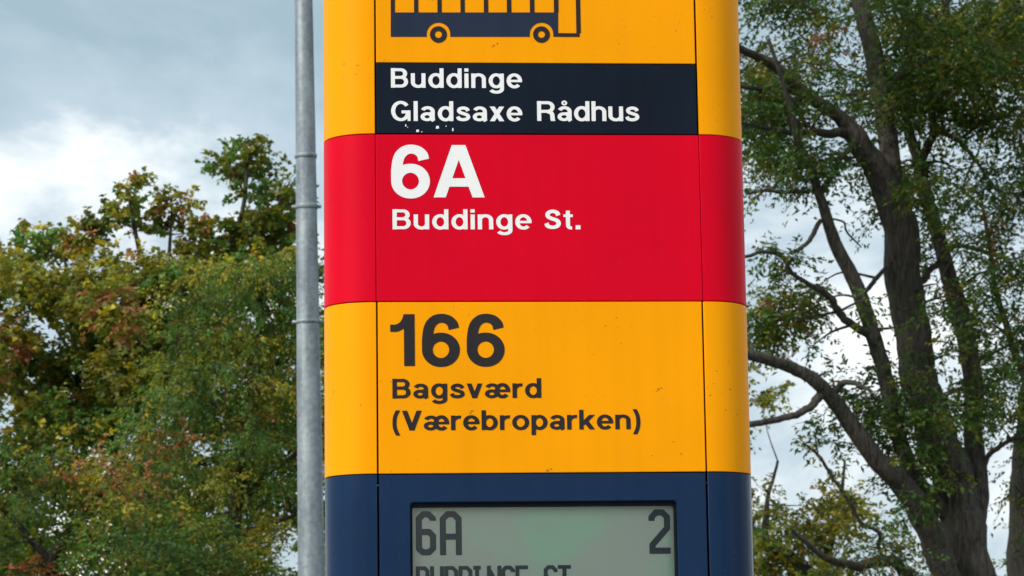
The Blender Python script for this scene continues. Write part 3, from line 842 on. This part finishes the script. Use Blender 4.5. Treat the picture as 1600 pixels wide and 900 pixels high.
# --- the big many-stemmed tree to the right of the totem
R_ = Tree('large_deciduous_tree', 'large grey barked tree with several leaning stems and thin feathery green foliage', 25.0, .060, .027)
R_.root(1527, 912, 68, 0, .1)
R_.limb([(1527, 918, 78), (1512, 850, 76), (1495, 780, 74), (1474, 715, 72), (1455, 650, 70), (1437, 585, 68), (1424, 520, 67), (1414, 450, 68), (1402, 350, 62), (1388, 300, 56), (1362, 255, 46, -.1), (1338, 215, 40, -.2), (1310, 180, 26, -.3), (1262, 150, 22, -.5), (1210, 102, 18, -.7), (1160, 78, 14, -.9), (1090, 40, 9, -1.1)])
R_.limb([(1402, 345, 40, .05), (1392, 250, 38, .2), (1382, 170, 36, .3), (1364, 75, 36, .4), (1345, 0, 33, .5), (1330, -90, 28, .6), (1325, -220, 18, .7), (1340, -360, 8, .8)])
R_.limb([(1518, 850, 46, .08), (1528, 770, 42, .25), (1520, 675, 36, .4), (1522, 600, 35, .5), (1510, 525, 34, .6), (1487, 445, 31, .7), (1468, 370, 28, .8), (1447, 305, 25, .8), (1432, 240, 22, .9), (1420, 190, 18, 1.), (1424, 90, 16, 1.2), (1440, -20, 13, 1.4), (1450, -160, 7, 1.6)])
R_.limb([(1438, 255, 20, .9), (1458, 205, 15, .8), (1454, 130, 14, .7), (1470, 50, 12, .6), (1490, -60, 8, .5)])
R_.limb([(1462, 203, 10, .8), (1500, 222, 8, .6), (1520, 245, 7, .5), (1542, 275, 5, .4), (1560, 300, 3, .3)], False)
R_.limb([(1528, 240, 6, .5), (1512, 270, 5, .4), (1505, 300, 3, .4)], False)
R_.limb([(1468, 800, 40, -.02), (1430, 752, 34, -.2), (1402, 675, 29, -.4), (1386, 600, 28, -.5), (1362, 515, 27, -.6), (1340, 450, 26, -.7), (1306, 380, 23, -.8), (1286, 322, 19, -.9), (1268, 270, 16, -1.), (1246, 215, 13, -1.1), (1230, 150, 9, -1.2), (1200, 60, 6, -1.3)])
R_.limb([(1520, 965, 50, -.05), (1484, 915, 50, -.2), (1460, 850, 46, -.4), (1436, 800, 43, -.55), (1405, 755, 39, -.7), (1362, 708, 34, -.9), (1312, 638, 28, -1.1), (1276, 597, 24, -1.3), (1240, 576, 21, -1.4), (1188, 559, 19, -1.6), (1130, 548, 15, -1.8), (1060, 520, 10, -2.), (980, 480, 5, -2.2)])
R_.limb([(1292, 612, 16, -1.2), (1278, 622, 15, -1.3), (1258, 638, 13, -1.4), (1236, 652, 12, -1.5), (1182, 662, 11, -1.6), (1120, 665, 8, -1.8), (1050, 640, 4, -2.)])
R_.limb([(1300, 622, 14, -1.1), (1312, 600, 11, -1.2), (1335, 600, 9, -1.3), (1362, 612, 5, -1.4)], False)
R_.limb([(1356, 522, 16, -.6), (1326, 505, 14, -.8), (1306, 480, 13, -.9), (1290, 458, 12, -1.), (1262, 444, 9, -1.1), (1236, 424, 8, -1.2), (1222, 402, 8, -1.2), (1196, 392, 7, -1.3), (1168, 400, 6, -1.4), (1130, 405, 3, -1.5)], False)
R_.limb([(1282, 345, 9, -.9), (1270, 365, 9, -1.), (1256, 385, 8, -1.1), (1236, 395, 8, -1.2)], False)
R_.limb([(1300, 342, 4, -.85), (1318, 347, 4, -.8), (1322, 362, 4, -.8), (1334, 374, 3.5, -.8), (1346, 387, 2.5, -.8)], False)
R_.limb([(1342, 466, 10, -.65), (1358, 449, 9, -.5), (1376, 428, 9, -.3), (1398, 402, 9, -.05)], False)
R_.limb([(1278, 305, 13, -.95), (1296, 280, 11, -.8), (1312, 252, 10, -.6), (1338, 222, 10, -.3)], False)
R_.limb([(1330, 210, 20, -.2), (1290, 205, 16, -.5), (1250, 208, 12, -.8), (1200, 200, 8, -1.), (1150, 190, 4, -1.2)])
R_.limb([(1270, 155, 12, -.5), (1225, 140, 10, -.7), (1180, 138, 9, -.9), (1130, 130, 4, -1.1)])
R_.limb([(1264, 300, 9, -1.), (1236, 300, 8, -1.1), (1200, 298, 7, -1.2), (1165, 302, 5, -1.3)], False)
R_.limb([(1378, 150, 16, .3), (1420, 110, 12, .1), (1480, 90, 9, -.2), (1560, 85, 5, -.5)])
R_.limb([(1476, 390, 12, .8), (1500, 385, 9, .9), (1545, 395, 7, 1.), (1575, 410, 5, 1.1), (1600, 440, 3, 1.1)], False)
R_.limb([(1418, 452, 14, .0), (1440, 438, 13, .2), (1456, 418, 12, .45), (1480, 402, 11, .72)], False)
R_.limb([(1535, 735, 12, .3), (1550, 705, 10, .2), (1580, 688, 8, .1), (1620, 680, 5, 0)], False)
R_.limb([(1372, 856, 6, -.8), (1373, 832, 7, -.9), (1346, 816, 7, -1.), (1326, 782, 6.5, -1.1), (1292, 732, 6, -1.2), (1276, 708, 5, -1.3), (1258, 694, 3, -1.4)], False)
R_.limb([(1420, 895, 22, -.4), (1385, 878, 20, -.7), (1340, 888, 17, -1.), (1290, 870, 12, -1.3), (1240, 830, 7, -1.5)])
HOLES = [(1205, 60, 32, 26), (1325, 85, 15, 45), (1215, 365, 44, 46), (1310, 320, 26, 34), (1345, 400, 22, 40), (1225, 705, 50, 48), (1262, 145, 9, 10), (1265, 195, 12, 13), (1300, 545, 30, 14), (1285, 500, 0, 0), (1340, 560, 14, 30), (1160, 350, 30, 40), (1425, 380, 10, 50), (1440, 590, 16, 50), (1575, 780, 26, 70), (1370, 690, 10, 30), (1320, 720, 30, 26), (1395, 520, 10, 50)]
# upper canopy: a dense layer
R_.fill(66, (1150, 1640, -30, 175), HOLES, 36, 22, 1.0, [GR, OL, GR, OL], .7, back=.9)
R_.fill(36, (1390, 1640, -10, 190), HOLES, 34, 20, 1.0, [GR, GR, OL], .8, back=.4)
R_.fill(16, (1150, 1275, 150, 290), HOLES, 32, 18, 1.2, [GR, GR, OL], .5)
R_.fill(14, (1270, 1490, 180, 330), HOLES, 28, 18, .7, [GR, DG], .5, back=.6)
for x, y, rx, ry in ((1180, 240, 30, 26), (1225, 250, 34, 20), (1190, 292, 34, 9), (1240, 300, 22, 8), (1172, 180, 28, 26), (1300, 150, 30, 22), (1265, 100, 26, 20)):
    R_.clump(x, y, rx, ry, 1.0, GR, dy=-1.)
R_.clump(1262, 70, 16, 16, 1.0, BR, dy=-1.1)
# right-hand lace
R_.fill(90, (1450, 1660, 190, 740), HOLES, 26, 16, .46, [GR, DG, GR, OL], .8, spray=.24, back=.9)
R_.fill(8, (1500, 1620, 280, 400), HOLES, 24, 14, .7, [DG, GR], .6)
R_.clump(1553, 352, 14, 11, 1.2, RU, dy=-.6); R_.clump(1515, 250, 26, 18, 1., GR, dy=-.3); R_.clump(1590, 300, 30, 24, 1., DG, dy=-.4)
# sleeves of leaves along the stems
for x, y, rx, ry, d_ in ((1215, 500, 34, 36, 1.2), (1255, 480, 30, 26, 1.2), (1195, 540, 26, 20, 1.), (1280, 462, 22, 18, 1.), (1210, 402, 22, 16, 1.0), (1245, 405, 20, 14, .8), (1232, 425, 18, 12, .9), (1275, 448, 16, 12, .8),
        (1180, 500, 28, 26, 1.), (1340, 625, 28, 20, 1.), (1370, 630, 26, 28, 1.), (1380, 665, 24, 30, .9), (1345, 655, 20, 18, .8), (1400, 740, 24, 26, .9), (1425, 700, 22, 34, .9), (1450, 640, 22, 30, .8), (1420, 600, 20, 30, .7), (1395, 570, 16, 26, .7),
        (1500, 650, 20, 30, .8), (1540, 600, 22, 30, .7), (1530, 520, 22, 26, .7), (1350, 470, 14, 22, .6), (1440, 500, 14, 28, .5), (1290, 660, 20, 12, .6), (1310, 690, 16, 20, .5), (1300, 590, 22, 12, .7), (1270, 540, 26, 12, .6), (1465, 340, 18, 26, .8), (1440, 290, 24, 20, .9), (1410, 300, 18, 18, .8), (1480, 300, 22, 22, .6), (1430, 780, 22, 24, .7), (1460, 730, 20, 26, .7), (1500, 740, 14, 22, .5)):
    R_.clump(x, y, rx, ry, d_ * 1.5, (GR, DG, GR, OL)[int(x + y) % 4], dy=rng.normal(-.55, .35), spray=.24)
for x, y, rx, ry in ((1575, 420, 28, 22), (1585, 500, 26, 24), (1560, 560, 24, 20), (1590, 600, 22, 20), (1550, 450, 22, 18), (1545, 640, 20, 18), (1470, 560, 14, 22), (1410, 640, 18, 22), (1395, 700, 18, 24), (1440, 690, 18, 22), (1365, 580, 20, 16), (1500, 470, 16, 22), (1440, 720, 18, 18)):
    R_.clump(x, y, rx, ry, .8, (GR, OL, GR)[int(x) % 3], dy=rng.normal(-.5, .3), spray=.24)
R_.clump(1335, 810, 26, 16, .5, OL, dy=-1.); R_.clump(1360, 855, 34, 16, .9, GR, dy=-.9); R_.clump(1330, 885, 40, 18, .8, OL, dy=-.9); R_.clump(1400, 870, 26, 16, .7, GR, dy=-.6)
R_.clump(1255, 690, 14, 6, .4, OL, dy=-1.4); R_.clump(1300, 735, 12, 12, .3, OL, dy=-1.2); R_.clump(1285, 660, 14, 18, .4, GR, dy=-1.2)
# beyond the frame
R_.fill(60, (900, 1900, -420, -40), [], 60, 42, .6, [GR, DG, OL], 1.8)
R_.fill(26, (900, 1140, -60, 620), [], 44, 28, .5, [GR, OL], .9)
R_.fill(26, (1640, 1950, -40, 560), [], 54, 38, .6, [GR, DG], 1.4)
R_.build()

# --- the neighbouring trunk at the right edge
S_ = Tree('dark_trunk_tree', 'dark straight tree trunk with ivy like leaves next to the many stemmed tree', 27.5, .055, .024, 'bark_dark')
S_.root(1612, 916, 74, 0, .1)
S_.limb([(1612, 920, 88), (1608, 800, 76), (1612, 690, 66), (1618, 600, 58), (1626, 480, 50), (1640, 330, 42), (1660, 150, 32), (1680, -60, 22), (1700, -260, 10)])
S_.limb([(1626, 640, 26), (1590, 560, 16), (1560, 470, 11), (1545, 380, 8), (1530, 300, 4)])
S_.limb([(1650, 280, 18), (1720, 160, 14), (1790, 60, 8)])
S_.fill(12, (1520, 1640, 430, 700), [(1575, 780, 26, 70)], 26, 18, .4, [DG, GR], .9)
S_.fill(30, (1580, 1950, -260, 420), [], 60, 40, .6, [DG, GR], 1.4)
for y in (560, 620, 700, 760, 820): S_.clump(1600 + rng.uniform(-14, 14), y, 14, 26, .5, DG, dy=-.35, rz=.25)
S_.build()

# --- a farther, yellowing tree seen low between the totem and the big tree
U_ = Tree('yellowing_tree', 'farther tree with pale yellowing leaves low between the totem and the many stemmed tree', 44.0, .085, .055, 'bark_dark')
U_.root(1290, 960, 52, 0, .3)
U_.limb([(1290, 965, 52), (1262, 905, 36), (1240, 880, 34), (1205, 855, 32), (1175, 835, 29), (1130, 800, 22), (1090, 720, 12), (1070, 620, 6)])
U_.limb([(1282, 950, 30), (1290, 880, 18), (1310, 800, 10), (1320, 720, 4)])
U_.limb([(1190, 845, 16), (1200, 780, 9), (1215, 720, 5)])
U_.fill(30, (1150, 1345, 765, 905), [(1255, 770, 30, 14), (1355, 830, 10, 30)], 26, 20, .75, [YE, PA, OL], .9)
for x, y, rx, ry in ((1190, 765, 22, 18), (1205, 610, 26, 17), (1190, 632, 20, 10), (1232, 600, 14, 10), (1310, 790, 22, 16), (1340, 785, 16, 10), (1255, 790, 22, 16), (1200, 800, 26, 20), (1185, 465, 18, 12), (1205, 470, 12, 10)):
    U_.clump(x, y, rx, ry, .9, YE if x % 2 else PA)
U_.fill(14, (1340, 1600, 800, 930), [(1575, 780, 26, 70)], 24, 16, .6, [PA, OL], .9)
U_.fill(26, (950, 1150, 520, 960), [], 40, 30, .7, [YE, PA, OL], 1.2)
U_.fill(26, (1000, 1600, 900, 1120), [], 42, 32, .8, [OL, PA], 1.2)
U_.build()

# --- left of the lamp post: three trees, one behind the other
LH = [(85, 500, 8, 9), (18, 632, 18, 24), (112, 708, 6, 7), (268, 772, 5, 4), (318, 793, 3, 3), (368, 810, 4, 3), (178, 832, 3, 4), (435, 870, 4, 5), (275, 385, 10, 10), (222, 375, 6, 9), (320, 372, 8, 6), (342, 318, 20, 16)]
A_ = Tree('olive_leaved_tree', 'tall olive and bronze leaved tree with uneven top left of the lamp post', 42.0, .095, .075, 'bark_dark', tone=1.36)
A_.root(235, 930, 46, 0, .2)
A_.limb([(235, 935, 46), (222, 820, 36), (195, 735, 28), (172, 690, 20), (135, 655, 17), (92, 615, 12), (45, 560, 8), (5, 500, 5)])
A_.limb([(172, 690, 18), (128, 640, 14), (118, 560, 11), (110, 480, 8), (100, 400, 5)])
A_.limb([(176, 693, 13), (120, 672, 10), (70, 655, 8), (20, 600, 5)])
A_.limb([(205, 760, 28), (235, 660, 22), (250, 560, 18), (240, 460, 13), (215, 380, 9), (200, 300, 4)])
A_.limb([(245, 600, 17), (185, 600, 11), (120, 560, 8), (60, 470, 4)], False)
A_.limb([(250, 560, 18), (310, 470, 14), (350, 400, 11), (380, 330, 9), (385, 262, 6), (400, 225, 3)])
A_.limb([(360, 385, 8), (420, 340, 6), (450, 290, 3)], False)
A_.limb([(245, 470, 10), (265, 400, 7), (268, 320, 4)], False)
for x, y, rx, ry, pl in ((20, 405, 42, 30, OL), (88, 382, 44, 26, OL), (35, 345, 10, 9, OL), (60, 368, 26, 16, OL), (130, 372, 40, 26, OB), (188, 318, 30, 26, OL), (205, 288, 20, 16, OB), (222, 278, 9, 8, OL), (165, 345, 34, 22, OL), (262, 325, 34, 20, OB), (285, 310, 22, 12, YE), (250, 300, 10, 8, OL), (232, 350, 34, 20, OL), (300, 365, 34, 18, OB), (350, 360, 30, 14, OL),
        (378, 258, 42, 20, OL), (350, 262, 34, 13, OL), (392, 238, 32, 18, OL), (405, 228, 14, 10, OB), (372, 225, 16, 9, OL), (408, 212, 5, 4, OL), (425, 258, 14, 9, OL), (330, 255, 16, 8, OL), (395, 275, 24, 10, OL), (392, 300, 26, 14, DG), (370, 300, 12, 12, OL), (425, 300, 34, 16, OL), (448, 285, 14, 10, OL), (462, 270, 10, 8, DG), (415, 335, 40, 20, OL), (445, 325, 26, 22, OB), (380, 350, 30, 16, OL), (400, 365, 40, 18, YE), (310, 395, 40, 20, OL)):
    A_.clump(x, y, rx, ry, 1.7, pl, dy=rng.normal(0, .4), spray=.19, droop=.15)
for x, y, rx, ry, pl in ((105, 565, 40, 26, OL), (60, 560, 36, 22, GO), (150, 600, 40, 28, GO), (195, 640, 38, 28, OL), (85, 640, 30, 20, OL), (130, 525, 40, 26, OL), (165, 560, 36, 26, GR), (220, 595, 36, 26, GO), (40, 480, 40, 26, OL), (60, 690, 36, 20, GO), (130, 680, 34, 20, GR), (30, 440, 40, 26, GO), (110, 450, 40, 26, OL)):
    A_.clump(x, y, rx, ry, 1.2, pl, dy=rng.normal(-.5, .5), spray=.28)
for x, y, rx, ry, pl in ((400, 388, 40, 18, OL), (445, 382, 34, 20, OL), (355, 385, 40, 16, GO), (460, 350, 24, 20, OL), (455, 405, 34, 20, GO), (440, 345, 30, 18, OL), (320, 345, 22, 12, OB), (470, 310, 22, 18, OL), (250, 745, 36, 20, OL), (290, 770, 36, 20, GO), (330, 800, 34, 20, OL)):
    A_.clump(x, y, rx, ry, 1.4, pl, dy=rng.normal(0, .4), spray=.2, droop=.15)
A_.fill(84, (-20, 470, 395, 640), LH, 42, 30, 1.25, [OL, OB, GO, GR, YE], 1.4, spray=.3)
A_.fill(70, (-20, 470, 600, 930), LH, 40, 30, 1.2, [OL, GO, GR, OL], 1.4, spray=.3)
A_.fill(40, (-330, -30, 420, 950), [], 55, 42, .8, [OL, OB, GR], 1.6)
A_.fill(40, (480, 760, 340, 950), [], 55, 42, .8, [OL, GR], 1.6)
A_.build()

B_ = Tree('feathery_green_tree', 'green tree with fine drooping foliage and dark trunk close behind the lamp post', 36.0, .060, .030, 'bark_dark', tone=1.42)
B_.root(362, 930, 34, 0, .1)
B_.limb([(362, 935, 34), (364, 850, 28), (368, 790, 24), (385, 700, 19), (400, 600, 15), (405, 500, 11), (410, 420, 5)])
B_.limb([(370, 790, 15), (420, 740, 11), (470, 700, 9), (540, 620, 5)])
B_.limb([(385, 715, 14), (345, 640, 11), (305, 580, 8), (270, 540, 4)])
B_.limb([(398, 620, 10), (440, 560, 8), (480, 500, 4)])
B_.limb([(366, 840, 13), (320, 835, 9), (250, 850, 7), (180, 845, 3)])
B_.limb([(366, 830, 11), (420, 820, 9), (470, 800, 5)])
for x, y, rx, ry in ((330, 425, 50, 20), (390, 415, 50, 20), (440, 440, 44, 22), (300, 470, 40, 18), (365, 465, 50, 22), (430, 490, 44, 22), (285, 525, 44, 18), (345, 530, 48, 20), (410, 545, 46, 20), (455, 540, 34, 20), (265, 570, 36, 18), (320, 580, 46, 20), (385, 600, 48, 20), (445, 600, 40, 22), (250, 615, 36, 18), (300, 630, 44, 20), (215, 650, 30, 18), (245, 670, 34, 18), (350, 650, 46, 20), (415, 655, 46, 22), (455, 660, 30, 22), (200, 690, 26, 14), (375, 430, 40, 20), (400, 470, 40, 20), (340, 490, 40, 18)):
    B_.clump(x, y, rx, ry, 1.1, (GR, OL, GR, GO)[int(x * 7 + y) % 4], dy=rng.normal(-.3, .5), droop=.55, spray=.36, k=17)
for x, y, rx, ry, pl in ((345, 505, 12, 10, YE), (250, 470, 16, 9, YE), (455, 610, 16, 12, OB), (380, 660, 30, 10, BR), (297, 688, 14, 10, RU), (240, 700, 34, 16, BR), (365, 750, 26, 16, YE), (350, 755, 16, 12, YE), (400, 860, 26, 26, YE), (420, 830, 22, 14, YE), (385, 880, 20, 14, YE)):
    B_.clump(x, y, rx, ry, 1.0, pl, dy=-.8)
B_.fill(38, (230, 470, 680, 930), LH, 34, 22, .85, [DG, GR, OL, GR], 1.2)
B_.fill(26, (480, 720, 430, 950), [], 50, 34, .8, [GR, OL], 1.4)
B_.build()

C_ = Tree('bronze_leaved_tree', 'lower tree with dark foliage and bronze brown tips below the olive leaved tree', 33.0, .062, .040, 'bark_dark', tone=1.36)
C_.root(70, 960, 34, 0, -.1)
C_.limb([(70, 965, 34), (80, 890, 26), (110, 830, 20), (150, 780, 14), (180, 735, 7)])
C_.limb([(82, 880, 16), (40, 830, 12), (0, 790, 8), (-50, 740, 4)])
C_.limb([(95, 860, 13), (160, 842, 10), (230, 850, 7), (300, 880, 4)])
C_.limb([(120, 815, 9), (80, 770, 7), (50, 730, 4)])
for x, y, rx, ry, pl in ((150, 720, 36, 15, BR), (125, 745, 34, 16, BR), (180, 745, 36, 18, OB), (205, 765, 34, 16, BR), (95, 750, 30, 16, OB), (140, 775, 40, 18, OL), (60, 760, 34, 20, OL), (20, 750, 34, 20, GR), (195, 790, 34, 16, OL), (230, 745, 20, 14, BR), (65, 895, 32, 12, RU), (40, 890, 20, 12, RU), (90, 905, 22, 12, BR), (5, 770, 14, 12, YE), (20, 720, 30, 18, DG), (75, 715, 30, 16, DG)):
    C_.clump(x, y, rx, ry, 1.05, pl, dy=rng.normal(-.4, .4))
C_.fill(44, (-20, 330, 780, 930), LH + [(65, 885, 30, 10)], 34, 20, .9, [DG, GR, GR, OL], 1.0)
C_.fill(24, (-300, -30, 640, 960), [], 48, 34, .8, [DG, OL, BR], 1.4)
C_.build()
